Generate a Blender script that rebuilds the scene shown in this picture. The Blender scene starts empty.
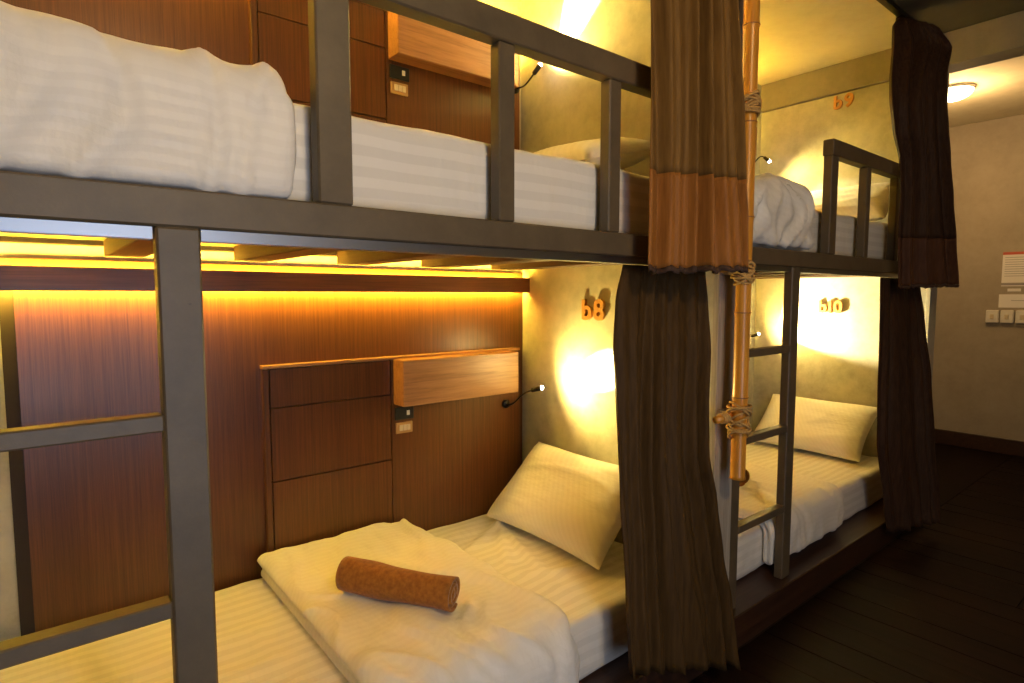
import bpy, math, random
from mathutils import Vector, Matrix, noise
random.seed(7)
PI = math.pi
SC = bpy.context.scene
COL = SC.collection

# ------------------------------------------------------------------ camera
cam_data = bpy.data.cameras.new('camera')
cam = bpy.data.objects.new('camera', cam_data); COL.objects.link(cam)
cam_data.sensor_width = 36.0
cam_data.lens = 36.0 * 591.0 / 1024.0
cam_data.clip_start = 0.02
cam.location = (0.0, 0.0, 1.39)
cam.rotation_euler = (math.radians(90 - 4.45), 0.0, math.radians(-39.15))
SC.camera = cam

# ------------------------------------------------------------------ world, large lights, exposure
world = bpy.data.worlds.new('world'); SC.world = world
world.use_nodes = True
world.node_tree.nodes['Background'].inputs[0].default_value = (0.55, 0.68, 1.0, 1)
world.node_tree.nodes['Background'].inputs[1].default_value = 0.6

def area_light(name, loc, rot, sx, sy, power, color):
    l = bpy.data.lights.new(name, 'AREA'); l.shape = 'RECTANGLE'
    l.size = sx; l.size_y = sy; l.energy = power; l.color = color
    o = bpy.data.objects.new(name, l); COL.objects.link(o)
    o.location = loc; o.rotation_euler = rot
    return o
# daylight entering through the window in the wall behind the camera
area_light('window_daylight', (0.25, -1.36, 1.15), (math.radians(90), 0, 0), 1.15, 1.85, 13.5, (0.74, 0.83, 1.0))

SC.view_settings.view_transform = 'Standard'
SC.view_settings.look = 'None'
SC.view_settings.gamma = 1.0
SC.view_settings.use_curve_mapping = False
SC.view_settings.exposure = 0.85
SC.cycles.use_denoising = True
SC.cycles.max_bounces = 10
SC.cycles.diffuse_bounces = 6
SC.cycles.sample_clamp_indirect = 12.0
SC.cycles.caustics_reflective = False
SC.cycles.caustics_refractive = False

# ------------------------------------------------------------------ materials
MATS = {}
def nodes_of(name, rough=0.6, metal=0.0, spec=0.5):
    m = bpy.data.materials.new(name); m.use_nodes = True
    nt = m.node_tree; b = nt.nodes['Principled BSDF']
    b.inputs['Roughness'].default_value = rough
    b.inputs['Metallic'].default_value = metal
    b.inputs['Specular IOR Level'].default_value = spec
    MATS[name] = m
    return m, nt, b
def texco(nt, scale=(1, 1, 1)):
    tc = nt.nodes.new('ShaderNodeTexCoord'); mp = nt.nodes.new('ShaderNodeMapping')
    mp.inputs['Scale'].default_value = scale
    nt.links.new(tc.outputs['Object'], mp.inputs['Vector'])
    return mp.outputs['Vector']
def noise_n(nt, vec, scale, detail=4, rough=0.55):
    n = nt.nodes.new('ShaderNodeTexNoise')
    n.inputs['Scale'].default_value = scale; n.inputs['Detail'].default_value = detail
    n.inputs['Roughness'].default_value = rough
    nt.links.new(vec, n.inputs['Vector'])
    return n.outputs['Fac']
def ramp(nt, fac, stops):
    r = nt.nodes.new('ShaderNodeValToRGB')
    e = r.color_ramp.elements
    while len(e) < len(stops): e.new(0.5)
    for el, (p, c) in zip(e, stops):
        el.position = p; el.color = (*c, 1)
    nt.links.new(fac, r.inputs['Fac'])
    return r.outputs['Color']
def bump(nt, b, height, strength, dist=0.01):
    n = nt.nodes.new('ShaderNodeBump')
    n.inputs['Strength'].default_value = strength; n.inputs['Distance'].default_value = dist
    nt.links.new(height, n.inputs['Height']); nt.links.new(n.outputs['Normal'], b.inputs['Normal'])
def math_n(nt, op, a, b_=None, c=None):
    n = nt.nodes.new('ShaderNodeMath'); n.operation = op
    for i, v in enumerate((a, b_, c)):
        if v is None: continue
        if isinstance(v, (int, float)): n.inputs[i].default_value = v
        else: nt.links.new(v, n.inputs[i])
    return n.outputs[0]
def mixc(nt, fac, a, b_, mode='MIX'):
    n = nt.nodes.new('ShaderNodeMix'); n.data_type = 'RGBA'; n.blend_type = mode
    for sock, v in ((n.inputs[0], fac), (n.inputs[6], a), (n.inputs[7], b_)):
        if isinstance(v, (int, float)): sock.default_value = v
        elif isinstance(v, tuple): sock.default_value = (*v, 1)
        else: nt.links.new(v, sock)
    return n.outputs[2]

def mat_noise(name, c0, c1, scale, rough, stretch=(1, 1, 1), bs=0.0, detail=5, lo=0.3, hi=0.7, spec=0.5, sheen=0.0, bdist=0.01):
    m, nt, b = nodes_of(name, rough, 0, spec)
    v = texco(nt, stretch); f = noise_n(nt, v, scale, detail)
    nt.links.new(ramp(nt, f, [(lo, c0), (hi, c1)]), b.inputs['Base Color'])
    if bs: bump(nt, b, f, bs, bdist)
    if sheen:
        b.inputs['Sheen Weight'].default_value = sheen
        b.inputs['Sheen Roughness'].default_value = 0.4
    return m
def mat_plain(name, c, rough=0.5, metal=0.0, spec=0.5):
    m, nt, b = nodes_of(name, rough, metal, spec)
    b.inputs['Base Color'].default_value = (*c, 1)
    v = texco(nt); f = noise_n(nt, v, 180, 2)
    bump(nt, b, f, 0.04, 0.002)
    return m
def mat_emit(name, c, s):
    m, nt, b = nodes_of(name, 0.4)
    b.inputs['Base Color'].default_value = (*c, 1)
    b.inputs['Emission Color'].default_value = (*c, 1)
    b.inputs['Emission Strength'].default_value = s
    return m

# painted steel of the bunk frames: grey-brown with chips and smudges
def mat_frame():
    m, nt, b = nodes_of('frame_paint', 0.48)
    v = texco(nt)
    f1 = noise_n(nt, v, 9, 6, 0.65); f2 = noise_n(nt, v, 160, 3)
    c = ramp(nt, f1, [(0.3, (0.082, 0.060, 0.034)), (0.68, (0.126, 0.092, 0.052))])
    c = mixc(nt, math_n(nt, 'MULTIPLY', f2, 0.25), c, (0.07, 0.058, 0.045))
    chip = ramp(nt, noise_n(nt, v, 34, 6, 0.7), [(0.70, (0, 0, 0)), (0.735, (1, 1, 1))])
    c = mixc(nt, chip, c, (0.06, 0.045, 0.035))
    nt.links.new(c, b.inputs['Base Color']); bump(nt, b, f2, 0.12, 0.002)
mat_frame()
# wood veneer with fine vertical grain
def mat_veneer(name, dark, mid, light, stretch, rough=0.33):
    m, nt, b = nodes_of(name, rough)
    v = texco(nt, stretch)
    f1 = noise_n(nt, v, 1.0, 8, 0.7)
    v2 = texco(nt, tuple(s * 4.5 for s in stretch)); f2 = noise_n(nt, v2, 1.0, 4, 0.6)
    f = math_n(nt, 'ADD', math_n(nt, 'MULTIPLY', f1, 0.6), math_n(nt, 'MULTIPLY', f2, 0.4))
    nt.links.new(ramp(nt, f, [(0.36, dark), (0.5, mid), (0.66, light)]), b.inputs['Base Color'])
    bump(nt, b, f2, 0.10, 0.001)
mat_veneer('veneer', (0.062, 0.0205, 0.0068), (0.104, 0.0355, 0.0105), (0.150, 0.054, 0.015), (95, 95, 1.6), 0.30)
mat_veneer('veneer_box', (0.22, 0.095, 0.036), (0.34, 0.155, 0.062), (0.43, 0.205, 0.085), (1.6, 50, 26), 0.38)
mat_veneer('ledge_wood', (0.10, 0.036, 0.018), (0.15, 0.055, 0.027), (0.20, 0.075, 0.035), (1.3, 46, 46))
mat_veneer('dark_wood', (0.022, 0.010, 0.006), (0.040, 0.018, 0.010), (0.062, 0.028, 0.015), (1.2, 30, 30), 0.38)
mat_veneer('floor_wood', (0.0045, 0.0016, 0.0012), (0.008, 0.0028, 0.002), (0.013, 0.0048, 0.0034), (22, 1.0, 22), 0.6)
MATS['floor_wood'].node_tree.nodes['Principled BSDF'].inputs['Specular IOR Level'].default_value = 0.08
mat_veneer('grey_board', (0.22, 0.19, 0.15), (0.33, 0.29, 0.235), (0.42, 0.375, 0.31), (40, 40, 1.6), 0.7)
mat_veneer('slat_wood', (0.05, 0.022, 0.009), (0.085, 0.038, 0.015), (0.12, 0.055, 0.022), (30, 1.2, 30), 0.6)
mat_veneer('deck_board', (0.62, 0.55, 0.25), (0.70, 0.63, 0.30), (0.76, 0.69, 0.35), (2, 14, 14), 0.65)
# bare trowelled plaster
def mat_plaster(name, a, b_, c_):
    m, nt, b = nodes_of(name, 0.72)
    v = texco(nt)
    f1 = noise_n(nt, v, 3.2, 7, 0.62); f2 = noise_n(nt, v, 16, 6, 0.7); f3 = noise_n(nt, v, 120, 3)
    f = math_n(nt, 'ADD', math_n(nt, 'MULTIPLY', f1, 0.6), math_n(nt, 'MULTIPLY', f2, 0.4))
    nt.links.new(ramp(nt, f, [(0.36, a), (0.5, b_), (0.64, c_)]), b.inputs['Base Color'])
    bump(nt, b, math_n(nt, 'ADD', f2, math_n(nt, 'MULTIPLY', f3, 0.3)), 0.22, 0.006)
mat_plaster('plaster', (0.34, 0.32, 0.25), (0.45, 0.425, 0.34), (0.54, 0.51, 0.41))
mat_plaster('wall_paint', (0.30, 0.25, 0.18), (0.34, 0.285, 0.205), (0.375, 0.315, 0.23))
mat_plaster('ceiling_paint', (0.60, 0.54, 0.38), (0.66, 0.60, 0.43), (0.70, 0.64, 0.47))
mat_plaster('ceiling_dimmed', (0.085, 0.075, 0.055), (0.10, 0.09, 0.065), (0.115, 0.10, 0.075))  # corridor ceiling's dimness put into its colour, offsetting the near ceiling lamp
mat_plaster('beam_paint', (0.20, 0.175, 0.135), (0.235, 0.205, 0.16), (0.26, 0.23, 0.18))
# white cotton with woven satin stripes that run along the bed
def mat_cotton(name, base, stripe, period, weave=0.06, wrinkle=(16, 7, 5)):
    m, nt, b = nodes_of(name, 0.75)
    tc = nt.nodes.new('ShaderNodeTexCoord'); sp = nt.nodes.new('ShaderNodeSeparateXYZ')
    nt.links.new(tc.outputs['Object'], sp.inputs[0])
    w = math_n(nt, 'SUBTRACT', sp.outputs['Y'], sp.outputs['Z'])
    s = math_n(nt, 'SINE', math_n(nt, 'MULTIPLY', w, 2 * PI / period))
    s = math_n(nt, 'MULTIPLY_ADD', s, 3.0, 0.5)
    s = math_n(nt, 'MINIMUM', math_n(nt, 'MAXIMUM', s, 0.0), 1.0)
    nt.links.new(mixc(nt, s, base, stripe), b.inputs['Base Color'])
    r = math_n(nt, 'MULTIPLY_ADD', s, -0.28, 0.8); nt.links.new(r, b.inputs['Roughness'])
    f = noise_n(nt, texco(nt), 26, 5, 0.6)
    f2 = noise_n(nt, texco(nt, wrinkle), 1.0, 3, 0.5)
    h = math_n(nt, 'ADD', math_n(nt, 'MULTIPLY', s, weave), math_n(nt, 'MULTIPLY', f, 0.55))
    h = math_n(nt, 'ADD', h, math_n(nt, 'MULTIPLY', f2, 2.2))
    bump(nt, b, h, 0.45, 0.008)
    b.inputs['Sheen Weight'].default_value = 0.15
mat_cotton('sheet_cotton', (0.70, 0.68, 0.64), (0.77, 0.75, 0.71), 0.047)
mat_cotton('duvet_cotton', (0.765, 0.745, 0.71), (0.785, 0.765, 0.73), 0.026, 0.03)
mat_cotton('pillow_cotton', (0.765, 0.745, 0.70), (0.785, 0.765, 0.72), 0.03, 0.03, (9, 4, 16))
mat_noise('curtain_brown', (0.135, 0.070, 0.019), (0.215, 0.115, 0.032), 90, 0.55, (1, 1, 0.08), 0.1, sheen=0.0, spec=0.10, bdist=0.002)
mat_noise('curtain_band', (0.23, 0.090, 0.020), (0.33, 0.135, 0.032), 90, 0.42, (1, 1, 0.08), 0.1, sheen=0.0, spec=0.10, bdist=0.002)
mat_noise('curtain_dark', (0.046, 0.025, 0.0085), (0.078, 0.042, 0.014), 90, 0.6, (1, 1, 0.08), 0.1, sheen=0.0, spec=0.10, bdist=0.002)
mat_noise('curtain_fringe', (0.03, 0.014, 0.008), (0.07, 0.03, 0.014), 120, 0.8)
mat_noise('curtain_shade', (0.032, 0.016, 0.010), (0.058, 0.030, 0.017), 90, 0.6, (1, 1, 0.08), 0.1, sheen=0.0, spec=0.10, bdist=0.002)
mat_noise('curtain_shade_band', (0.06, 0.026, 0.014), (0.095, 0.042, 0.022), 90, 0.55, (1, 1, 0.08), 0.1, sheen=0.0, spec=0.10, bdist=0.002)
mat_noise('towel', (0.22, 0.080, 0.010), (0.36, 0.145, 0.020), 70, 0.95, bs=0.6, detail=6, sheen=0.2, bdist=0.004)
mat_noise('bamboo', (0.50, 0.20, 0.022), (0.68, 0.31, 0.040), 6, 0.3, (8, 8, 0.8), 0.05, bdist=0.002)
mat_noise('bamboo_node', (0.25, 0.10, 0.03), (0.38, 0.17, 0.05), 40, 0.5)
mat_noise('rope', (0.38, 0.21, 0.06), (0.60, 0.37, 0.12), 140, 0.85, bs=0.5, bdist=0.003)
mat_noise('sign_wood', (0.45, 0.20, 0.045), (0.60, 0.29, 0.07), 30, 0.5)
mat_plain('aluminium', (0.24, 0.26, 0.29), 0.34, 1.0)
mat_plain('black_plastic', (0.012, 0.012, 0.012), 0.35)
mat_plain('white_plastic', (0.72, 0.68, 0.58), 0.35)
mat_plain('ivory_plastic', (0.62, 0.52, 0.34), 0.4)
mat_plain('brass_plate', (0.42, 0.24, 0.085), 0.4)
mat_plain('dark_metal', (0.025, 0.020, 0.016), 0.35, 0.6)
mat_plain('joint_dark', (0.018, 0.008, 0.004), 0.7)
mat_plain('paper', (0.78, 0.74, 0.68), 0.7)
mat_plain('paper_red', (0.55, 0.10, 0.06), 0.6)
mat_plain('ink_grey', (0.30, 0.27, 0.25), 0.7)
mat_plain('window_white', (0.72, 0.71, 0.68), 0.45)
mat_emit('led_warm', (1.0, 0.66, 0.06), 115)
mat_emit('led_white', (1.0, 0.93, 0.72), 60)
mat_emit('lamp_dome', (1.0, 0.80, 0.42), 14)
m, nt, b = nodes_of('glass', 0.02)
b.inputs['Transmission Weight'].default_value = 1.0
b.inputs['Base Color'].default_value = (0.85, 0.93, 1.0, 1)

# ------------------------------------------------------------------ mesh helpers
class MB:
    """collects shapes in world coordinates, builds one mesh object"""
    def __init__(s): s.v = []; s.f = []; s.smooth = False
    def add(s, verts, faces):
        o = len(s.v); s.v += [tuple(v) for v in verts]; s.f += [tuple(i + o for i in f) for f in faces]
        return s
    def box(s, x0, x1, y0, y1, z0, z1, bev=0.0):
        if bev <= 0:
            v = [(x, y, z) for x in (x0, x1) for y in (y0, y1) for z in (z0, z1)]
            return s.add(v, [(0, 1, 3, 2), (4, 6, 7, 5), (0, 4, 5, 1), (2, 3, 7, 6), (0, 2, 6, 4), (1, 5, 7, 3)])
        # chamfered box: three shrunken face sets
        c = ((x0 + x1) / 2, (y0 + y1) / 2, (z0 + z1) / 2)
        h = ((x1 - x0) / 2, (y1 - y0) / 2, (z1 - z0) / 2)
        e = min(bev, *[k * 0.98 for k in h])
        idx = {}; v = []
        for sx in (-1, 1):
            for sy in (-1, 1):
                for sz in (-1, 1):
                    for a in range(3):
                        p = [c[k] + (sx, sy, sz)[k] * (h[k] - (0 if k == a else e)) for k in range(3)]
                        idx[(sx, sy, sz, a)] = len(v); v.append(p)
        f = []
        for a in range(3):
            b_, d = (a + 1) % 3, (a + 2) % 3
            for sg in (-1, 1):
                q = []
                for (p, r) in ((-1, -1), (1, -1), (1, 1), (-1, 1)):
                    t = [0, 0, 0]; t[a] = sg; t[b_] = p; t[d] = r
                    q.append(idx[(*t, a)])
                f.append(q if sg > 0 else q[::-1])
            for p in (-1, 1):
                for r in (-1, 1):       # edge along axis a between faces b_ and d
                    t0 = [0, 0, 0]; t1 = [0, 0, 0]
                    t0[a] = -1; t1[a] = 1; t0[b_] = t1[b_] = p; t0[d] = t1[d] = r
                    q = [idx[(*t0, b_)], idx[(*t1, b_)], idx[(*t1, d)], idx[(*t0, d)]]
                    f.append(q if p * r < 0 else q[::-1])
        for sx in (-1, 1):
            for sy in (-1, 1):
                for sz in (-1, 1):
                    q = [idx[(sx, sy, sz, a)] for a in range(3)]
                    f.append(q if sx * sy * sz > 0 else q[::-1])
        return s.add(v, f)
    def tube(s, pts, rad, seg=10, cap=True):
        pts = [Vector(p) for p in pts]; n = len(pts)
        rads = rad if isinstance(rad, (list, tuple)) else [rad] * n
        v = []; f = []
        ref = None
        for i, p in enumerate(pts):
            t = (pts[min(i + 1, n - 1)] - pts[max(i - 1, 0)]).normalized()
            if ref is None:
                ref = Vector((0, 0, 1)) if abs(t.z) < 0.9 else Vector((1, 0, 0))
            a = (ref - t * ref.dot(t)).normalized(); ref = a; b_ = t.cross(a)
            for k in range(seg):
                w = 2 * PI * k / seg
                v.append(p + (a * math.cos(w) + b_ * math.sin(w)) * rads[i])
        for i in range(n - 1):
            for k in range(seg):
                k2 = (k + 1) % seg
                f.append((i * seg + k, i * seg + k2, (i + 1) * seg + k2, (i + 1) * seg + k))
        if cap:
            f.append(tuple(range(seg - 1, -1, -1))); f.append(tuple((n - 1) * seg + k for k in range(seg)))
        s.smooth = True
        return s.add(v, f)
    def ring(s, c, R, r, axis=(0, 0, 1), seg=20, tseg=6):
        ax = Vector(axis).normalized()
        a = ax.orthogonal().normalized(); b_ = ax.cross(a); c = Vector(c)
        v = []; f = []
        for i in range(seg):
            w = 2 * PI * i / seg; d = a * math.cos(w) + b_ * math.sin(w)
            for k in range(tseg):
                q = 2 * PI * k / tseg
                v.append(c + d * (R + r * math.cos(q)) + ax * r * math.sin(q))
        for i in range(seg):
            for k in range(tseg):
                i2 = (i + 1) % seg; k2 = (k + 1) % tseg
                f.append((i * tseg + k, i2 * tseg + k, i2 * tseg + k2, i * tseg + k2))
        s.smooth = True
        return s.add(v, f)
    def build(s, name, mat, parent=None, kind=None, origin=None):
        loc = Vector(parent.matrix_basis.translation) if parent else Vector(origin or (0, 0, 0))
        if parent and parent.parent: loc = Vector(parent['_w'])
        me = bpy.data.meshes.new(name)
        me.from_pydata([tuple(Vector(p) - loc) for p in s.v], [], s.f)
        me.materials.append(MATS[mat])
        if s.smooth:
            me.polygons.foreach_set('use_smooth', [True] * len(me.polygons))
        me.update()
        o = bpy.data.objects.new(name, me); COL.objects.link(o)
        if parent: o.parent = parent
        else: o.location = loc
        if kind: o['kind'] = kind
        return o

def sub(part, world_origin):          # lets a part carry sub-parts that are given in world coordinates
    part['_w'] = tuple(world_origin); return part
def tag(o, label, cat, group=None):
    o['label'] = label; o['category'] = cat
    if group: o['group'] = group
    return o
def thing(name, loc, label, cat, group=None):
    o = bpy.data.objects.new(name, None); COL.objects.link(o)
    o.location = loc; o.empty_display_size = 0.1
    bpy.context.view_layer.update()
    return tag(o, label, cat, group)
def boxpart(name, mat, parent, *a, bev=0.0, kind=None):
    return MB().box(*a, bev=bev).build(name, mat, parent, kind)
def struct(name, mat, *a, bev=0.0):
    return MB().box(*a, bev=bev).build(name, mat, None, 'structure')

def soft_box(x0, x1, y0, y1, z0, z1, r, step, disp=None, fmap=None):
    """rounded box with a fine surface grid, displaced along its normal, optionally mapped"""
    lo = (x0, y0, z0); hi = (x1, y1, z1)
    n = [max(4, int(round((hi[k] - lo[k]) / step))) for k in range(3)]
    idx = {}; v = []; f = []
    def vert(i, j, k):
        key = (i, j, k)
        if key in idx: return idx[key]
        p = Vector([lo[a] + (hi[a] - lo[a]) * key[a] / n[a] for a in range(3)])
        q = Vector([min(max(p[a], lo[a] + min(r, (hi[a] - lo[a]) / 2)), hi[a] - min(r, (hi[a] - lo[a]) / 2)) for a in range(3)])
        d = p - q
        if d.length > 1e-9:
            nn = d.normalized(); p = q + nn * min(r, (max(abs(d.x), abs(d.y), abs(d.z))))
        else: nn = Vector((0, 0, 1))
        if disp: p = p + nn * disp(p, nn)
        if fmap: p = fmap(p)
        idx[key] = len(v); v.append(p); return idx[key]
    for a in range(3):
        b_, c = (a + 1) % 3, (a + 2) % 3
        for side in (0, n[a]):
            for i in range(n[b_]):
                for j in range(n[c]):
                    q = []
                    for (di, dj) in ((0, 0), (1, 0), (1, 1), (0, 1)):
                        t = [0, 0, 0]; t[a] = side; t[b_] = i + di; t[c] = j + dj
                        q.append(vert(*t))
                    f.append(q if side else q[::-1])
    m = MB(); m.smooth = True
    return m.add(v, f)
def nz(p, s, seed=0.0):
    return noise.noise(Vector((p[0] * s + seed, p[1] * s - seed * 0.7, p[2] * s + seed * 1.3)))
def ridges(p, s, seed=0.0):
    return math.exp(-(noise.noise(Vector((p[0] * s + seed, p[1] * s, p[2] * s - seed))) / 0.24) ** 2)

# ------------------------------------------------------------------ the room
XL, XM0, XM1, XR0, XR1, XE = -0.30, 1.93, 2.05, 4.24, 4.36, 6.60
YB, YF, CE = 2.30, -1.40, 2.92
XW = -1.9
floor = struct('floor', 'joint_dark', XW, XE, YF, YB, -0.08, -0.006)
x = XW; i = 0
while x < XE - 0.01:
    w = min(0.15, XE - x)
    y0 = YF
    cuts = [YF] + sorted([YF + 0.9 + 1.1 * ((i * 0.37) % 1.0)]) + [1.165]
    for a, c in zip(cuts[:-1], cuts[1:]):
        boxpart('floor_plank', 'floor_wood', floor, x + 0.0015, x + w - 0.0015, a + 0.001, c - 0.001, -0.03, 0.001 * ((i * 7) % 3) - 0.001, bev=0.002)
    x += 0.15; i += 1
boxpart('floor_plank', 'floor_wood', floor, XR1, XE, 1.166, YB, -0.03, 0.0, bev=0.002)
struct('ceiling', 'ceiling_paint', XW, XE, 1.26, YB, CE, CE + 0.1)
struct('ceiling_corridor', 'ceiling_dimmed', XW, XR0, YF, 1.26, CE, CE + 0.1)
struct('ceiling_end', 'ceiling_paint', XR0, XE, YF, 1.26, CE, CE + 0.1)
struct('wall_back', 'plaster', XW, XE + 0.1, YB, YB + 0.12, -0.08, CE + 0.1)
struct('wall_end', 'wall_paint', XE, XE + 0.1, YF, YB, -0.08, CE + 0.1)
struct('wall_left', 'plaster', XW - 0.1, XW, YF, YB, -0.08, CE + 0.1)
# wall behind the camera with a window opening
wx0, wx1, wz0, wz1 = -0.40, 0.90, 0.14, 2.15
m = MB()
m.box(XW, wx0, YF - 0.12, YF, -0.08, CE + 0.1); m.box(wx1, XE, YF - 0.12, YF, -0.08, CE + 0.1)
m.box(wx0, wx1, YF - 0.12, YF, -0.08, wz0); m.box(wx0, wx1, YF - 0.12, YF, wz1, CE + 0.1)
m.build('wall_front', 'wall_paint', None, 'structure')
win = MB()
for (a, c, d, e) in ((wx0, wx0 + 0.05, wz0, wz1), (wx1 - 0.05, wx1, wz0, wz1), (wx0 + 0.05, wx1 - 0.05, wz0, wz0 + 0.05),
                     (wx0 + 0.05, wx1 - 0.05, wz1 - 0.05, wz1), (0.225, 0.275, wz0 + 0.05, wz1 - 0.05)):
    win.box(a, c, YF - 0.09, YF - 0.03, d, e, 0.004)
win = win.build('window_1', 'window_white', None, 'structure')
for (a, c) in ((wx0 + 0.05, 0.225), (0.275, wx1 - 0.05)):
    boxpart('pane', 'glass', win, a, c, YF - 0.064, YF - 0.058, wz0 + 0.05, wz1 - 0.05)
# partitions between the bunks, with grey boards on their front edges
struct('wall_foot', 'plaster', XL - 0.12, XL, 1.21, YB, -0.006, CE)
struct('wall_middle', 'plaster', XM0, XM1, 1.21, YB, -0.006, CE)
struct('wall_right', 'plaster', XR0, XR1, 1.21, YB, -0.006, 2.725)
struct('trim_1', 'grey_board', XM0 - 0.002, XM1 + 0.002, 1.185, 1.21, 0.0, CE, bev=0.003)
struct('trim_2', 'plaster', XR0 - 0.002, XR1 + 0.002, 1.185, 1.21, 0.0, 2.725, bev=0.003)
struct('trim_3', 'beam_paint', XR0 - 0.02, XR1 + 0.03, YF, YB, 2.73, CE, bev=0.004)     # beam under the ceiling
struct('baseboard_end', 'dark_wood', XE - 0.018, XE, YF, YB, 0.0, 0.135, bev=0.004)
struct('baseboard_front', 'dark_wood', XW, XE - 0.02, YF, YF + 0.018, 0.0, 0.12, bev=0.004)

# ------------------------------------------------------------------ bunk beds
BT0, BT1 = 1.511, 1.580           # long beam
RT0, RT1 = 2.025, 2.098           # guard rail
def bunk(x0, x1, stiles, posts, label):
    t = thing('bunk_bed', ((x0 + x1) / 2, 1.72, 0), label, 'bunk bed', 'grey-brown steel bunk beds')
    boxpart('plinth', 'dark_wood', t, x0, x1, 1.17, 2.275, 0.0, 0.115)
    boxpart('plinth_cap', 'dark_wood', t, x0, x1, 1.165, 2.275, 0.116, 0.14, bev=0.004)
    boxpart('side_beam', 'frame_paint', t, x0, x1, 1.20, 1.25, BT0, BT1, bev=0.004)
    boxpart('back_beam', 'frame_paint', t, x0, x1, 2.215, 2.245, BT0 + 0.03, BT1 - 0.022, bev=0.003)
    boxpart('bed_deck', 'deck_board', t, x0 + 0.002, x1 - 0.002, 1.251, 2.245, 1.561, 1.575)
    for i in range(6):
        sx = x0 + 0.11 + i * 0.372
        boxpart('slat', 'slat_wood', t, sx, sx + 0.10, 1.252, 2.212, 1.508, 1.560, bev=0.003)
    for a in stiles:
        boxpart('ladder_stile', 'frame_paint', t, a, a + 0.071, 1.20, 1.238, 0.14, BT0, bev=0.004)
    for z in (1.147, 0.800, 0.445):
        boxpart('ladder_rung', 'frame_paint', t, stiles[0] + 0.071, stiles[1], 1.198, 1.236, z, z + 0.031, bev=0.003)
    boxpart('guard_rail', 'frame_paint', t, posts[0][0] - 0.004, x1, 1.196, 1.246, RT0, RT1, bev=0.004)
    for (a, c) in posts:
        boxpart('guard_post', 'frame_paint', t, a, c, 1.202, 1.242, BT1, RT0, bev=0.004)
    return t
bunk(XL + 0.002, XM0 - 0.004, (-0.285, 0.176), ((0.470, 0.545), (0.938, 0.990), (1.350, 1.402), (1.76, 1.812)),
     'grey-brown steel bunk bed in the foreground with a rolled towel on its lower bed')
bunk(XM1 + 0.003, XR0 - 0.004, (2.065, 2.508), ((2.850, 2.921), (3.25, 3.302), (3.66, 3.712), (4.08, 4.132)),
     'darker grey-brown steel bunk bed behind the bamboo pole')

# aluminium curtain tracks under the beams, dark one on the ceiling
def track(label, segs, cz, cat='curtain track'):
    t = thing('curtain_track', (segs[0][0], 1.22, cz), label, cat, 'curtain tracks')
    for (a, c) in segs:
        m = MB()
        m.box(a, c, 1.207, 1.237, cz + 0.018, cz + 0.021); m.box(a, c, 1.207, 1.211, cz, cz + 0.018)
        m.box(a, c, 1.233, 1.237, cz, cz + 0.018); m.box(a, c, 1.211, 1.215, cz, cz + 0.003); m.box(a, c, 1.229, 1.233, cz, cz + 0.003)
        m.build('channel', 'aluminium', t)
track('silver aluminium curtain track under the near bunk beam', ((-0.217, 0.172), (0.249, XM0 - 0.006)), 1.489)
track('silver aluminium curtain track under the far bunk beam', ((2.138, 2.506), (2.581, XR0 - 0.006)), 1.489)
t = thing('ceiling_track', (2.0, 1.25, CE), 'dark curtain rail on the ceiling along the bunk fronts', 'curtain rail')
boxpart('rail', 'dark_metal', t, XL, XM0 - 0.005, 1.235, 1.265, CE - 0.025, CE)
boxpart('rail', 'dark_metal', t, XM1 + 0.005, XR0 - 0.03, 1.235, 1.265, CE - 0.025, CE)

# ------------------------------------------------------------------ wood panelling, headboards, ledges
def panelling(dx, x0, x1, z0, z1, label):
    t = thing('wall_panelling', ((x0 + x1) / 2 + dx, 2.29, z0), label, 'panelling', 'veneer panelling behind the beds')
    n = 2
    w = (x1 - x0) / n
    for k in range(n):
        boxpart('veneer_sheet', 'veneer', t, x0 + dx + k * w + (0.0006 if k else 0), x0 + dx + (k + 1) * w, 2.281, YB, z0, z1)
    boxpart('edge_strip', 'joint_dark', t, x0 + dx - 0.034, x0 + dx, 2.283, YB, z0, z1)
    return t
panelling(0, -0.037, 1.925, 0.142, 1.50, 'red-brown wood veneer panelling behind the lower bed with the rolled towel')
panelling(0, -0.037, 1.885, 1.60, 2.64, 'golden brown wood veneer panelling behind the upper foreground bed')
DX = 2.31
panelling(DX, -0.18, 1.62, 0.142, 1.50, 'wood veneer panelling behind the far lower bed')
panelling(DX, -0.18, 1.62, 1.60, 2.64, 'wood veneer panelling behind the far upper bed')

def headboard(dx, dz, label, xr=1.88):
    t = thing('headboard', (1.26 + dx, 2.265, 0.15 + dz), label, 'headboard', 'wooden headboards with a box shelf')
    B = lambda n, mt, a, c, y, z0, z1, bev=0.002: boxpart(n, mt, t, a + dx, c + dx, y, 2.280, z0 + dz, z1 + dz, bev=bev)
    zb = 0.18
    B('backing', 'joint_dark', 0.652, xr - 0.002, 2.262, zb, 1.118)
    B('cap', 'veneer_box', 0.648, xr, 2.246, 1.119, 1.132)
    B('stile', 'veneer', 0.650, 0.672, 2.250, zb, 1.117)
    B('panel', 'veneer', 0.675, 1.168, 2.250, 0.972, 1.117)
    B('panel', 'veneer', 0.675, 1.168, 2.250, 0.691, 0.969)
    B('panel', 'veneer', 0.675, 1.168, 2.250, zb, 0.688)
    B('panel', 'veneer', 1.172, xr, 2.250, zb, 1.117)
    x1 = min(xr, 1.80)
    s = boxpart('box_shelf', 'veneer_box', t, 1.18 + dx, x1 + dx, 2.160, 2.2495, 0.928 + dz, 1.122 + dz, bev=0.003)
    return t
headboard(0, 0, 'panelled wooden headboard with box shelf above the lower bed with the rolled towel')
headboard(0, 1.42, 'panelled wooden headboard with box shelf at the upper foreground bed')
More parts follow.
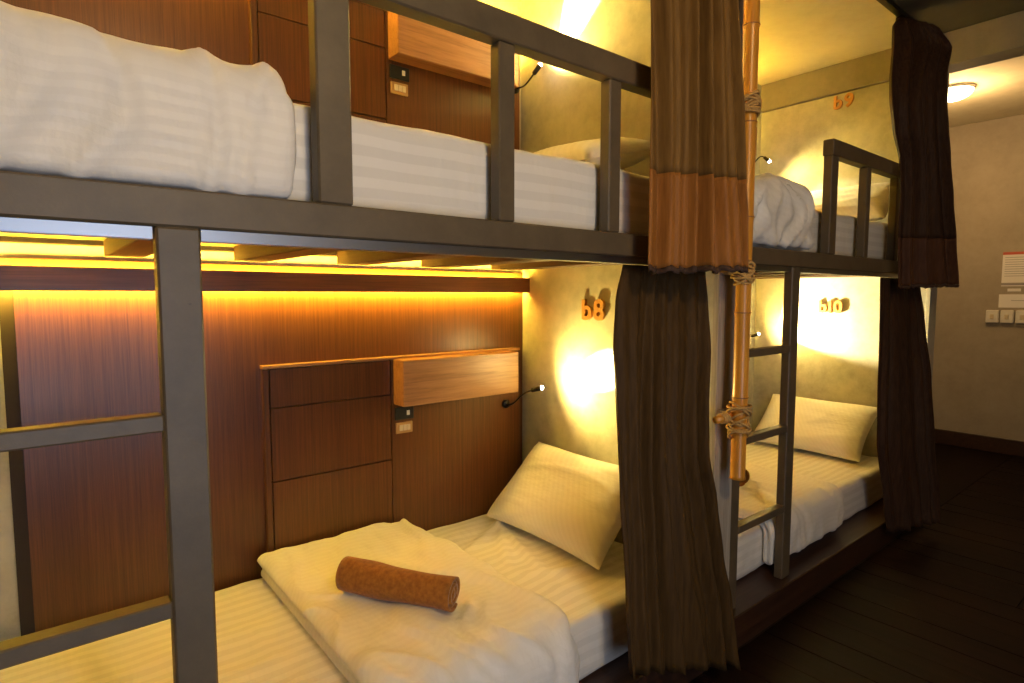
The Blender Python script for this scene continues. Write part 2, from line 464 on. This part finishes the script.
headboard(DX, 0, 'wooden headboard with box shelf at the far lower bed behind the ladder', 1.62)
headboard(DX, 1.42, 'wooden headboard with box shelf at the far upper bed behind the bamboo pole', 1.62)

def outlet(dx, dz, where):
    t = thing('power_outlet', (1.225 + dx, 2.249, 0.85 + dz), 'black power outlet plate with a white socket ' + where, 'outlet', 'outlets under the box shelves')
    boxpart('plate', 'black_plastic', t, 1.184 + dx, 1.274 + dx, 2.241, 2.2495, 0.858 + dz, 0.912 + dz, bev=0.002)
    boxpart('socket', 'white_plastic', t, 1.238 + dx, 1.252 + dx, 2.237, 2.241, 0.876 + dz, 0.896 + dz, bev=0.001)
    s = thing('light_switch', (1.225 + dx, 2.249, 0.80 + dz), 'small brass-coloured switch plate below the outlet ' + where, 'switch', 'switches under the box shelves')
    boxpart('plate', 'brass_plate', s, 1.188 + dx, 1.268 + dx, 2.243, 2.2495, 0.798 + dz, 0.846 + dz, bev=0.002)
    for k in range(3):
        boxpart('rocker', 'ivory_plastic', s, 1.203 + k * 0.018 + dx, 1.219 + k * 0.018 + dx, 2.239, 2.243, 0.81 + dz, 0.835 + dz, bev=0.001)
outlet(0, 0, 'at the lower foreground bed')
outlet(0, 1.42, 'at the upper foreground bed')

def ledge(x0, x1, z, label):
    t = thing('light_ledge', ((x0 + x1) / 2, 2.24, z), label, 'light ledge', 'LED ledges along the back wall')
    boxpart('board', 'ledge_wood', t, x0, x1, 2.222, 2.240, z, z + 0.072, bev=0.002)
    for k in range(3):
        bx = x0 + 0.2 + (x1 - x0 - 0.44) * k / 2
        boxpart('bracket', 'dark_metal', t, bx, bx + 0.02, 2.2405, 2.2805, z + 0.02, z + 0.03)
    boxpart('led_strip', 'led_warm', t, x0 + 0.03, x1 - 0.03, 2.2405, 2.2475, z + 0.006, z + 0.070)
ledge(XL + 0.005, XM0 - 0.006, 1.404, 'brown wooden ledge with warm LED strip above the lower foreground bed')
ledge(XL + 0.005, XM0 - 0.006, 2.575, 'wooden ledge with warm LED strip above the upper foreground bed')
ledge(XM1 + 0.005, XR0 - 0.30, 1.404, 'wooden ledge with warm LED strip above the far lower bed')
ledge(XM1 + 0.005, XR0 - 0.30, 2.575, 'wooden ledge with warm LED strip above the far upper bed')

# ------------------------------------------------------------------ reading lamps
def reading_lamp(base, head, aim, label, power, spill, cone=52):
    base = Vector(base); head = Vector(head); d = (Vector(aim) - head).normalized()
    t = thing('reading_lamp', base, label, 'lamp', 'gooseneck reading lamps at the bed heads')
    MB().tube([base, base + Vector((0, -0.012, 0))], 0.021, 20).build('base', 'dark_metal', t)
    p0 = base + Vector((0, -0.012, 0)); p3 = head - d * 0.045
    p1 = p0 + Vector((0, -0.07, -0.005)); p2 = p3 - d * 0.07
    pts = [p0 * (1 - u) ** 3 + p1 * 3 * u * (1 - u) ** 2 + p2 * 3 * u * u * (1 - u) + p3 * u ** 3 for u in [k / 14 for k in range(15)]]
    MB().tube(pts, 0.0042, 8).build('gooseneck', 'dark_metal', t)
    hd = MB().tube([head - d * 0.048, head - d * 0.042, head - d * 0.004, head], [0.007, 0.0105, 0.0115, 0.010], 16).build('lamp_head', 'dark_metal', t)
    MB().tube([head + d * 0.0002, head + d * 0.004, head + d * 0.008, head + d * 0.0105, head + d * 0.0115], [0.0098, 0.0098, 0.0080, 0.0045, 0.001], 14).build('lens', 'led_white', t)
    q = d.to_track_quat('-Z', 'Y')
    for nm, ang, pw, bl, rad in (('beam', cone, power, 0.35, 0.008), ('spill', 176, spill, 1.0, 0.014)):
        l = bpy.data.lights.new('lamp_' + nm, 'SPOT'); l.spot_size = math.radians(ang); l.spot_blend = bl
        l.energy = pw; l.color = (1.0, 0.82, 0.42) if nm == 'beam' else (1.0, 0.73, 0.19); l.shadow_soft_size = rad
        o = bpy.data.objects.new('lamp_' + nm, l); COL.objects.link(o)
        o.parent = t; o.location = head + d * 0.022 - base; o.rotation_euler = q.to_euler()
reading_lamp((1.79, 2.2495, 0.860), (1.775, 1.972, 0.973), (1.93, 1.79, 1.04), 'small gooseneck reading lamp lighting the wall below the number b8', 120, 19, 40)
reading_lamp((1.846, 2.2495, 2.372), (1.836, 2.056, 2.425), (1.93, 1.93, 2.62), 'small gooseneck reading lamp at the upper foreground bed, pointing up', 90, 20, 48)
reading_lamp((3.98, YB, 1.06), (4.05, 2.172, 1.114), (4.24, 1.82, 1.28), 'small gooseneck reading lamp lighting the wall beside the number b10', 110, 18, 85)
reading_lamp((3.98, YB, 2.25), (4.05, 2.133, 2.326), (4.10, 1.80, 2.02), 'small gooseneck reading lamp pointing down at the far upper bed', 14, 12, 60)

# ------------------------------------------------------------------ wooden wall numbers
def wall_number(text, X, yl, z, size, label):
    t = thing('number_sign', (X, yl, z), label, 'number sign', 'wooden bed numbers on the plaster')
    M = Matrix(((0, 0, -1), (-1, 0, 0), (0, 1, 0)))
    adv = 0.0
    for ch in text:
        cu = bpy.data.curves.new('glyph', 'FONT'); cu.body = ch; cu.size = size; cu.extrude = 0.007; cu.offset = 0.0035; cu.resolution_u = 5
        o = bpy.data.objects.new('glyph', cu); COL.objects.link(o)
        bpy.context.view_layer.update()
        me = bpy.data.meshes.new_from_object(o.evaluated_get(bpy.context.evaluated_depsgraph_get()))
        COL.objects.unlink(o); bpy.data.objects.remove(o)
        xs = [v.co.x for v in me.vertices]; mn, mx = min(xs), max(xs)
        for v in me.vertices:
            v.co = M @ Vector((v.co.x - mn + adv, v.co.y, v.co.z + 0.0085))
        me.materials.clear(); me.materials.append(MATS['sign_wood'])
        g = bpy.data.objects.new('letter' if ch.isalpha() else 'digit', me); COL.objects.link(g); g.parent = t
        adv += mx - mn + 0.012
wall_number('b8', XM0, 1.858, 1.285, 0.125, 'orange wooden number b8 on the plaster above the reading lamp glow')
wall_number('b10', XR0, 1.835, 1.275, 0.115, 'orange wooden number b10 on the brightly lit plaster at the far lower bed')
wall_number('b9', XR0, 1.79, 2.63, 0.115, 'orange wooden number b9 high on the plaster at the far upper bed')

# ------------------------------------------------------------------ bedding
def mattress(x0, x1, y0, y1, z0, z1, label, seed, creases=None):
    def d(p, n):
        k = 0.003 * nz(p, 5, seed)
        if abs(n.z) > 0.5: k += 0.006 * nz((p[0] * 0.7, p[1] * 1.6, 0), 6, seed) + 0.0025 * max(0, ridges((p[0] + p[1], p[1] - p[0] * 0.6, 0), 5, seed)) ** 3
        else: k += 0.004 * nz((p[0] * 1.0, p[1], p[2] * 0.5), 9, seed + 3)
        return k
    if creases:
        d0 = d
        def d(p, n):
            k = d0(p, n)
            if n.z > 0.7:
                for (ax, ay, bx, by) in creases:
                    ux, uy = bx - ax, by - ay; q = max(0, min(1, ((p[0] - ax) * ux + (p[1] - ay) * uy) / (ux * ux + uy * uy)))
                    e = math.hypot(p[0] - ax - ux * q, p[1] - ay - uy * q)
                    k += 0.015 * math.exp(-(e / 0.022) ** 2) * (1 - 0.5 * q)
            return k
    o = soft_box(x0, x1, y0, y1, z0, z1, 0.035, 0.016 if creases else 0.022, d).build('mattress', 'sheet_cotton', None, origin=((x0 + x1) / 2, (y0 + y1) / 2, z0))
    return tag(o, label, 'mattress', 'mattresses in striped white sheets')
LZ, UZ = 0.350, 1.796
mattress(-0.27, 1.90, 1.262, 2.240, 0.144, LZ, 'white striped mattress of the lower foreground bed under the rolled towel', 1.0,
         [(1.60, 2.07, 1.34, 1.93), (1.60, 2.06, 1.38, 1.72), (1.60, 2.04, 1.46, 1.62), (1.60, 1.5, 1.40, 1.62)])
mattress(-0.27, 1.90, 1.268, 2.240, 1.579, UZ, 'white striped mattress of the upper foreground bed behind the guard rail', 4.0)
mattress(2.075, 4.21, 1.300, 2.240, 0.144, LZ, 'white striped mattress of the far lower bed behind the ladder', 7.0)
mattress(2.075, 4.21, 1.268, 2.240, 1.579, UZ, 'white striped mattress of the far upper bed behind the guard rail', 9.0)

def duvet(x0, x1, yb, zt, yf, drop, thick, label, seed, puff=0.012, r=0.035, wr=0.006):
    """folded duvet: lies on the mattress top from yb forward and hangs over its front edge by drop"""
    rho = 0.038; ya = yf - 0.006 + rho; La = yb - ya; arc = (rho + thick) * PI / 2; L = La + arc + drop
    def fmap(p):
        X, s, t = p
        if s < La: return Vector((X, yb - s, zt + 0.004 + t))
        if s < La + arc:
            a = (s - La) / arc * PI / 2; R = rho + t
            return Vector((X, ya - R * math.sin(a), zt + 0.004 - rho + R * math.cos(a)))
        return Vector((X, ya - rho - t, zt + 0.004 - rho - (s - La - arc)))
    def d(p, n):
        k = 0.0
        if n.z > 0.2:
            wx = p[0] * 2.6 + 0.35 * nz((p[0], p[1], 0), 4, seed + 6); g = max(0, ridges((wx, p[1] * 0.55, 0), 3.6, seed))
            k += puff * nz(p, 3.1, seed) + wr * 1.5 * g ** 3 + wr * 0.7 * nz((p[0] * 1.6 + p[1] * 0.8, p[1] * 0.9, 0), 9, seed + 2)
            k += 0.0025 * nz(p, 20, seed)
        if abs(n.x) > 0.6:      # fold line round the end
            k -= 0.016 * math.exp(-((p[2] - thick * 0.48) / 0.011) ** 2)
        return k
    m = soft_box(x0, x1, 0.0, L, 0.0, thick, min(r, thick * 0.49), 0.014, d, fmap)
    o = m.build('duvet', 'duvet_cotton', None, origin=((x0 + x1) / 2, (yb + yf) / 2, zt))
    return tag(o, label, 'duvet', 'folded white duvets')
duvet(0.60, 1.22, 2.225, LZ, 1.262, 0.125, 0.084, 'folded white duvet under the rolled towel on the lower foreground bed', 2.0, 0.010, 0.035, 0.008)
duvet(-0.26, 0.424, 2.20, UZ, 1.268, 0.178, 0.052, 'thick folded white duvet hanging over the front of the upper foreground bed', 5.0, 0.010, 0.055, 0.0085)
duvet(2.50, 3.27, 2.225, LZ, 1.300, 0.135, 0.050, 'folded white duvet on the far lower bed behind the ladder rungs', 8.0, 0.004, 0.035, 0.005)
duvet(2.10, 2.665, 2.20, UZ, 1.268, 0.165, 0.066, 'puffy white duvet on the far upper bed next to the bamboo pole', 11.0, 0.024, 0.055, 0.018)

def pillow(c, tilt, wid, hei, thick, label, seed, yaw=0.0):
    """tilt: angle of the head side above the mattress"""
    n = 40; v = []; f = []
    uu = Matrix.Rotation(yaw, 3, 'Z') @ Vector((0, 1, 0))
    vv = Matrix.Rotation(yaw, 3, 'Z') @ Vector((math.cos(tilt), 0, math.sin(tilt)))
    nn = Matrix.Rotation(yaw, 3, 'Z') @ Vector((-math.sin(tilt), 0, math.cos(tilt)))
    for side in (1, -1):
        for i in range(n + 1):
            for j in range(n + 1):
                a = -1 + 2 * i / n; b_ = -1 + 2 * j / n
                a = math.sin(a * PI / 2) * 0.35 + a * 0.65; b_ = math.sin(b_ * PI / 2) * 0.35 + b_ * 0.65
                prof = max(0.0, (1 - a ** 4)) ** 0.55 * max(0.0, (1 - b_ ** 4)) ** 0.55
                pinch = 1 - 0.055 * (1 - abs(b_) ** 2) * a * a
                pinch2 = 1 - 0.07 * (1 - abs(a) ** 2) * b_ * b_
                h = thick * 0.5 * prof
                w = 0.006 * nz((a * 1.5, b_ * 2.0, side), 1.2, seed) + 0.005 * max(0, ridges((a * 0.5 + b_ * 0.5, b_ * 1.5, side), 1.4, seed)) ** 6
                h = h * (1.0 if side > 0 else 0.75) + w * prof
                v.append(Vector(c) + uu * (a * wid / 2 * pinch) + vv * (b_ * hei / 2 * pinch2) + nn * h * side)
    N = (n + 1) * (n + 1)
    for side in (0, 1):
        for i in range(n):
            for j in range(n):
                q = [side * N + i * (n + 1) + j, side * N + (i + 1) * (n + 1) + j, side * N + (i + 1) * (n + 1) + j + 1, side * N + i * (n + 1) + j + 1]
                f.append(q if side == 0 else q[::-1])
    m = MB(); m.smooth = True; m.add(v, f)
    o = m.build('pillow', 'pillow_cotton', None, origin=c)
    return tag(o, label, 'pillow', 'white pillows at the bed heads')
pillow((1.735, 1.775, 0.531), math.radians(42), 0.70, 0.44, 0.15, 'white pillow leaning on the plaster wall under the number b8', 1.0)
pillow((4.03, 1.76, 0.525), math.radians(42), 0.72, 0.44, 0.15, 'white pillow leaning on the wall under the number b10', 3.0)
pillow((1.66, 1.74, 1.893), math.radians(14), 0.70, 0.44, 0.15, 'white pillow lying on the upper foreground bed', 5.0)
pillow((3.98, 1.66, 1.945), math.radians(32), 0.72, 0.44, 0.15, 'white pillow lit by the lamp on the far upper bed', 7.0)

def towel(p0, p1, R, label, seed):
    p0 = Vector(p0); p1 = Vector(p1); ax = (p1 - p0).normalized(); L = (p1 - p0).length
    a = Vector((0, 0, 1)); b_ = ax.cross(a).normalized()
    turns = 4.6; seg = 26; n = int(turns * seg); nl = 22; th = 0.0078
    v = []; f = []
    for i in range(n + 1):
        w = 2 * PI * i / seg; r0 = 0.009 + (R - 0.009 - th * 0) * (i / n)
        for k in range(nl + 1):
            u = k / nl
            off = 0.006 * math.sin(w * 0.5 + seed) * (1 if k in (0, nl) else 0) * (-1 if k == 0 else 1)
            for side in (0, 1):
                r = r0 - side * th
                env = 1 + 0.055 * math.sin(u * 5 + seed) + 0.06 * nz((u * 3, math.cos(w), math.sin(w)), 1.3, seed)
                r = max(0.002, r) * env
                sag = -0.004 * math.sin(u * PI)
                v.append(p0 + ax * (u * L + off) + (a * math.cos(w) + b_ * math.sin(w)) * r + a * sag)
    st = (nl + 1) * 2
    for i in range(n):
        for k in range(nl):
            o = i * st + k * 2
            f.append((o, o + 2, o + st + 2, o + st)); f.append((o + 1, o + st + 1, o + st + 3, o + 3))
        o = i * st; f.append((o, o + st, o + st + 1, o + 1))
        o = i * st + nl * 2; f.append((o, o + 1, o + st + 1, o + st))
    for k in range(nl):
        o = n * st + k * 2; f.append((o, o + 2, o + 3, o + 1))
    m = MB(); m.smooth = True; m.add(v, f)
    o = m.build('rolled_towel', 'towel', None, origin=(p0 + p1) / 2)
    return tag(o, label, 'towel', 'rolled brown towels')
towel((0.752, 1.765, 0.499), (0.945, 1.44, 0.497), 0.055, 'rolled brown towel lying on the folded duvet of the lower foreground bed', 1.0)
towel((2.96, 1.90, 0.468), (2.780, 1.555, 0.466), 0.048, 'rolled brown towel end showing beside the bamboo pole on the far lower bed', 2.0)

# ------------------------------------------------------------------ curtains
def interp(tab, z):
    tab = sorted(tab)
    if z <= tab[0][0]: return tab[0][1:]
    for p, q in zip(tab[:-1], tab[1:]):
        if z <= q[0]:
            u = (z - p[0]) / (q[0] - p[0]); u = u * u * (3 - 2 * u) * 0.5 + u * 0.5
            return tuple(p[k] + (q[k] - p[k]) * u for k in (1, 2))
    return tab[-1][1:]
def curtain_sheet(Lt, Rt, ztop, zl, zr, z_hi, z_lo, folds, amp, seed, ns=150, nzz=44, amp_top=None):
    """sheet between the side curves; z_hi, z_lo: fractions 0..1 of the drop this piece covers"""
    v = []; f = []
    for k in range(nzz + 1):
        fr = z_hi + (z_lo - z_hi) * k / nzz
        for i in range(ns + 1):
            s = i / ns
            zb = zl + (zr - zl) * s
            z = ztop + (zb - ztop) * fr
            xl, yl = interp(Lt, z); xr, yr = interp(Rt, z)
            dx, dy = xr - xl, yr - yl; ln = math.hypot(dx, dy) or 1
            nx, ny = dy / ln, -dx / ln
            ph = s + 0.035 * math.sin(s * 9 + seed + fr * 2.0) + 0.02 * math.sin(fr * 5 + s * 4 + seed)
            A = amp * (1 if amp_top is None else amp_top + (1 - amp_top) * min(1, fr * 2.5))
            w = A * (math.sin(2 * PI * folds * ph + seed) * (0.75 + 0.35 * math.sin(s * 13 + seed)) + 0.22 * math.sin(2 * PI * folds * 2.3 * ph + fr * 1.5))
            z += 0.004 * math.sin(s * folds * 12 + seed) * (fr if fr > 0.98 else 0)
            x = xl + dx * s + nx * w; y = yl + dy * s + ny * w
            v.append((x, y, z))
    for k in range(nzz):
        for i in range(ns):
            o = k * (ns + 1) + i
            f.append((o, o + 1, o + ns + 2, o + ns + 1))
    m = MB(); m.smooth = True
    return m.add(v, f)
def solid(o, th=0.0025):
    md = o.modifiers.new('cloth_thickness', 'SOLIDIFY'); md.thickness = th; md.offset = 0
    return o
def curtain(Lt, Rt, ztop, zl, zr, folds, amp, mat, label, seed, band=None, band_mat=None, fringe=False, amp_top=None):
    t = thing('curtain', ((Lt[0][1] + Rt[0][1]) / 2, (Lt[0][2] + Rt[0][2]) / 2, min(zl, zr)), label, 'curtain', 'brown privacy curtains')
    e = band if band else 1.0
    solid(curtain_sheet(Lt, Rt, ztop, zl, zr, 0, e, folds, amp, seed, amp_top=amp_top).build('fabric', mat, t))
    if band:
        solid(curtain_sheet(Lt, Rt, ztop, zl, zr, e, 1.0, folds, amp, seed, nzz=20, amp_top=amp_top).build('hem_band', band_mat, t))
    if fringe:
        fr = curtain_sheet(Lt, Rt, ztop, zl, zr, 1.0, 1.012, folds, amp, seed, nzz=2, amp_top=amp_top)
        fr.v = [(x + 0.003 * nz((x * 30, y * 30, z * 30), 3), y + 0.004 * nz((x, y, z), 90, 4), z + 0.006 * nz((x, y, z), 60, 2)) for (x, y, z) in fr.v]
        solid(fr.build('fringe', 'curtain_fringe', t), 0.006)
    return t
L = [(2.90, 1.48, 1.255), (2.60, 1.44, 1.165), (2.25, 1.432, 1.14), (2.08, 1.43, 1.138), (1.91, 1.428, 1.135), (1.75, 1.426, 1.133), (1.62, 1.426, 1.132), (1.48, 1.423, 1.13)]
R = [(2.90, 1.86, 1.245), (2.62, 1.76, 1.10), (2.31, 1.752, 1.04), (2.13, 1.776, 1.038), (1.95, 1.8, 1.035), (1.78, 1.819, 1.033), (1.64, 1.843, 1.032), (1.49, 1.855, 1.03)]
curtain(L, R, 2.89, 1.475, 1.485, 5, 0.027, 'curtain_brown', 'brown curtain with an orange-brown hem band hanging over the near bunk rail', 0.6, 0.80, 'curtain_band', True)
L = [(1.486, 1.455, 1.225), (1.38, 1.411, 1.217), (1.22, 1.377, 1.205), (1.07, 1.366, 1.193), (0.92, 1.36, 1.181), (0.77, 1.358, 1.169), (0.61, 1.357, 1.150), (0.46, 1.355, 1.135), (0.31, 1.354, 1.12), (0.26, 1.356, 1.115)]
R = [(1.486, 1.88, 1.222), (1.37, 1.87, 1.205), (1.19, 1.855, 1.18), (1.02, 1.835, 1.172), (0.84, 1.825, 1.162), (0.66, 1.857, 1.145), (0.47, 1.879, 1.13), (0.28, 1.915, 1.11), (0.09, 1.932, 1.094), (0.03, 1.948, 1.09)]
curtain(L, R, 1.487, 0.235, 0.03, 6, 0.025, 'curtain_dark', 'long dark brown curtain drawn aside at the lower foreground bed', 2.1, amp_top=0.35)
L = [(2.89, 3.71, 1.248), (2.80, 3.58, 1.235), (2.64, 3.48, 1.20), (2.48, 3.40, 1.182), (2.36, 3.356, 1.167), (2.22, 3.397, 1.166), (2.09, 3.49, 1.165), (1.89, 3.517, 1.163), (1.68, 3.512, 1.162), (1.45, 3.538, 1.16)]
R = [(2.89, 3.80, 1.24), (2.82, 3.815, 1.10), (2.73, 3.93, 1.065), (2.55, 3.788, 1.048), (2.41, 3.757, 1.043), (2.26, 3.775, 1.036), (2.11, 3.809, 1.029), (1.9, 3.863, 1.02), (1.69, 3.919, 1.01), (1.45, 3.978, 1.0)]
curtain(L, R, 2.89, 1.445, 1.455, 4, 0.024, 'curtain_shade', 'gathered dark brown curtain hanging in front of the far upper bed', 1.3, 0.83, 'curtain_shade_band', True)
L = [(1.486, 3.531, 1.22), (1.26, 3.48, 1.20), (0.96, 3.437, 1.18), (0.63, 3.406, 1.155), (0.28, 3.487, 1.135), (0.12, 3.524, 1.125)]
R = [(1.486, 4.13, 1.212), (1.24, 4.12, 1.17), (0.91, 4.10, 1.12), (0.55, 4.039, 1.07), (0.19, 4.026, 1.023), (0.07, 3.98, 1.0)]
curtain(L, R, 1.487, 0.11, 0.10, 5, 0.022, 'curtain_shade', 'long dark brown curtain drawn aside at the far lower bed', 3.7, amp_top=0.35)

# ------------------------------------------------------------------ bamboo pole with rope lashings
def bamboo():
    px, py = 1.937, 1.10
    t = thing('bamboo_pole', (px, py, 0.735), 'orange bamboo pole with rope lashings in front of the bunk divider', 'pole')
    zs = [0.735, 1.03, 1.33, 1.66, 1.98, 2.30, 2.62, CE]
    pts = []; rr = []
    for a, c in zip(zs[:-1], zs[1:]):
        for u, r in ((0.0, 0.0285), (0.04, 0.0262), (0.5, 0.0256), (0.96, 0.0262)):
            pts.append((px + 0.004 * math.sin(a + u * (c - a)), py, a + u * (c - a))); rr.append(r)
    pts.append((px, py, CE - 0.001)); rr.append(0.0262)
    MB().tube(pts, rr, 20).build('culm', 'bamboo', t)
    for z in zs[1:-1]:
        MB().ring((px + 0.004 * math.sin(z), py, z), 0.0275, 0.0024).build('node', 'bamboo_node', t)
    for q, (z, h) in enumerate(((2.035, 0.05), (1.47, 0.045), (0.945, 0.105))):
        m = MB(); rnd = random.Random(q)
        for k in range(13):
            zz = z - h / 2 + h * k / 12
            tx = rnd.uniform(-0.7, 0.7); ty = rnd.uniform(-0.7, 0.7)
            m.ring((px + rnd.uniform(-.002, .002), py, zz), 0.0325 + rnd.uniform(0, 0.008), 0.0042, (tx, ty, 1), 24, 6)
        m.build('rope_lashing', 'rope', t)
        # stub that the lashing ties to the divider board
        zc = z + 0.012
        MB().tube([(px - 0.105, 1.127, zc), (px + 0.07, 1.127, zc)], 0.013, 12).build('cross_peg', 'bamboo', t)
        m = MB()
        for k in range(4):
            m.ring((px - 0.068 + k * 0.009, 1.127, zc), 0.0155, 0.0042, (1, 0.2 * (k % 2), 0.15), 16, 6)
        m.build('rope_lashing', 'rope', t)
        boxpart('bracket', 'grey_board', t, px - 0.005, px + 0.035, 1.140, 1.1845, zc - 0.016, zc + 0.016)
bamboo()

# ------------------------------------------------------------------ corridor end: lamp, notices, switches
def ceiling_lamp(x, y, power, color, label):
    t = thing('ceiling_lamp', (x, y, CE), label, 'ceiling lamp', 'round corridor ceiling lamps')
    MB().tube([(x, y, CE - 0.001), (x, y, CE - 0.02)], 0.135, 32).build('base', 'window_white', t)
    m = MB(); pts = []; rr = []
    for k in range(9):
        a = k / 8 * PI / 2
        pts.append((x, y, CE - 0.02 - 0.065 * math.sin(a))); rr.append(max(0.004, 0.125 * math.cos(a)))
    m.tube(pts, rr, 32).build('dome', 'lamp_dome', t)
    l = bpy.data.lights.new('dome_light', 'POINT'); l.energy = power; l.color = color; l.shadow_soft_size = 0.12
    o = bpy.data.objects.new('dome_light', l); COL.objects.link(o); o.parent = t; o.location = (0, 0, -0.24)
ceiling_lamp(5.40, 1.44, 15, (1.0, 0.60, 0.25), 'round glowing ceiling lamp beyond the beam at the corridor end')
ceiling_lamp(0.55, -0.85, 38, (1.0, 0.69, 0.33), 'round ceiling lamp over the near corridor behind the viewer')

t = thing('notice_sheet', (XE, 1.24, 1.46), 'white notice with a red header line on the corridor end wall', 'notice')
boxpart('sheet', 'paper', t, XE - 0.004, XE, 1.10, 1.325, 1.47, 1.765)
boxpart('header', 'paper_red', t, XE - 0.0055, XE - 0.004, 1.10, 1.325, 1.742, 1.765)
for k in range(9):
    boxpart('text_line', 'ink_grey', t, XE - 0.0048, XE - 0.004, 1.115 + 0.02 * (k % 3), 1.308, 1.716 - k * 0.02, 1.720 - k * 0.02)
boxpart('footer', 'ink_grey', t, XE - 0.0055, XE - 0.004, 1.10, 1.325, 1.478, 1.50)
t = thing('paper_label', (XE, 1.23, 1.42), 'tiny white strip between the two notices on the end wall', 'label')
boxpart('strip', 'paper', t, XE - 0.003, XE, 1.19, 1.28, 1.425, 1.450)
t = thing('notice_sheet', (XE, 1.24, 1.27), 'plain white paper notice just above the switches on the end wall', 'notice')
boxpart('sheet', 'paper', t, XE - 0.004, XE, 1.10, 1.335, 1.285, 1.40)
boxpart('text_line', 'ink_grey', t, XE - 0.0048, XE - 0.004, 1.13, 1.25, 1.345, 1.349)
for q, (y, w, lab) in enumerate(((1.370, 0.045, 'white wall switch box, leftmost of three under the notices'),
                                (1.268, 0.045, 'white wall switch box, middle of three under the notices'),
                                (1.165, 0.045, 'white wall switch box, rightmost of three under the notices'))):
    t = thing('wall_switch', (XE, y, 1.125), lab, 'switch', 'wall switches on the corridor end wall')
    boxpart('box', 'white_plastic', t, XE - 0.035, XE, y - w, y + w, 1.15, 1.262, bev=0.006)
    boxpart('rocker', 'ivory_plastic', t, XE - 0.042, XE - 0.035, y - 0.014, y + 0.014, 1.185, 1.225, bev=0.003)
bpy.context.view_layer.update()
for o in bpy.data.objects:
    if '_w' in o: del o['_w']
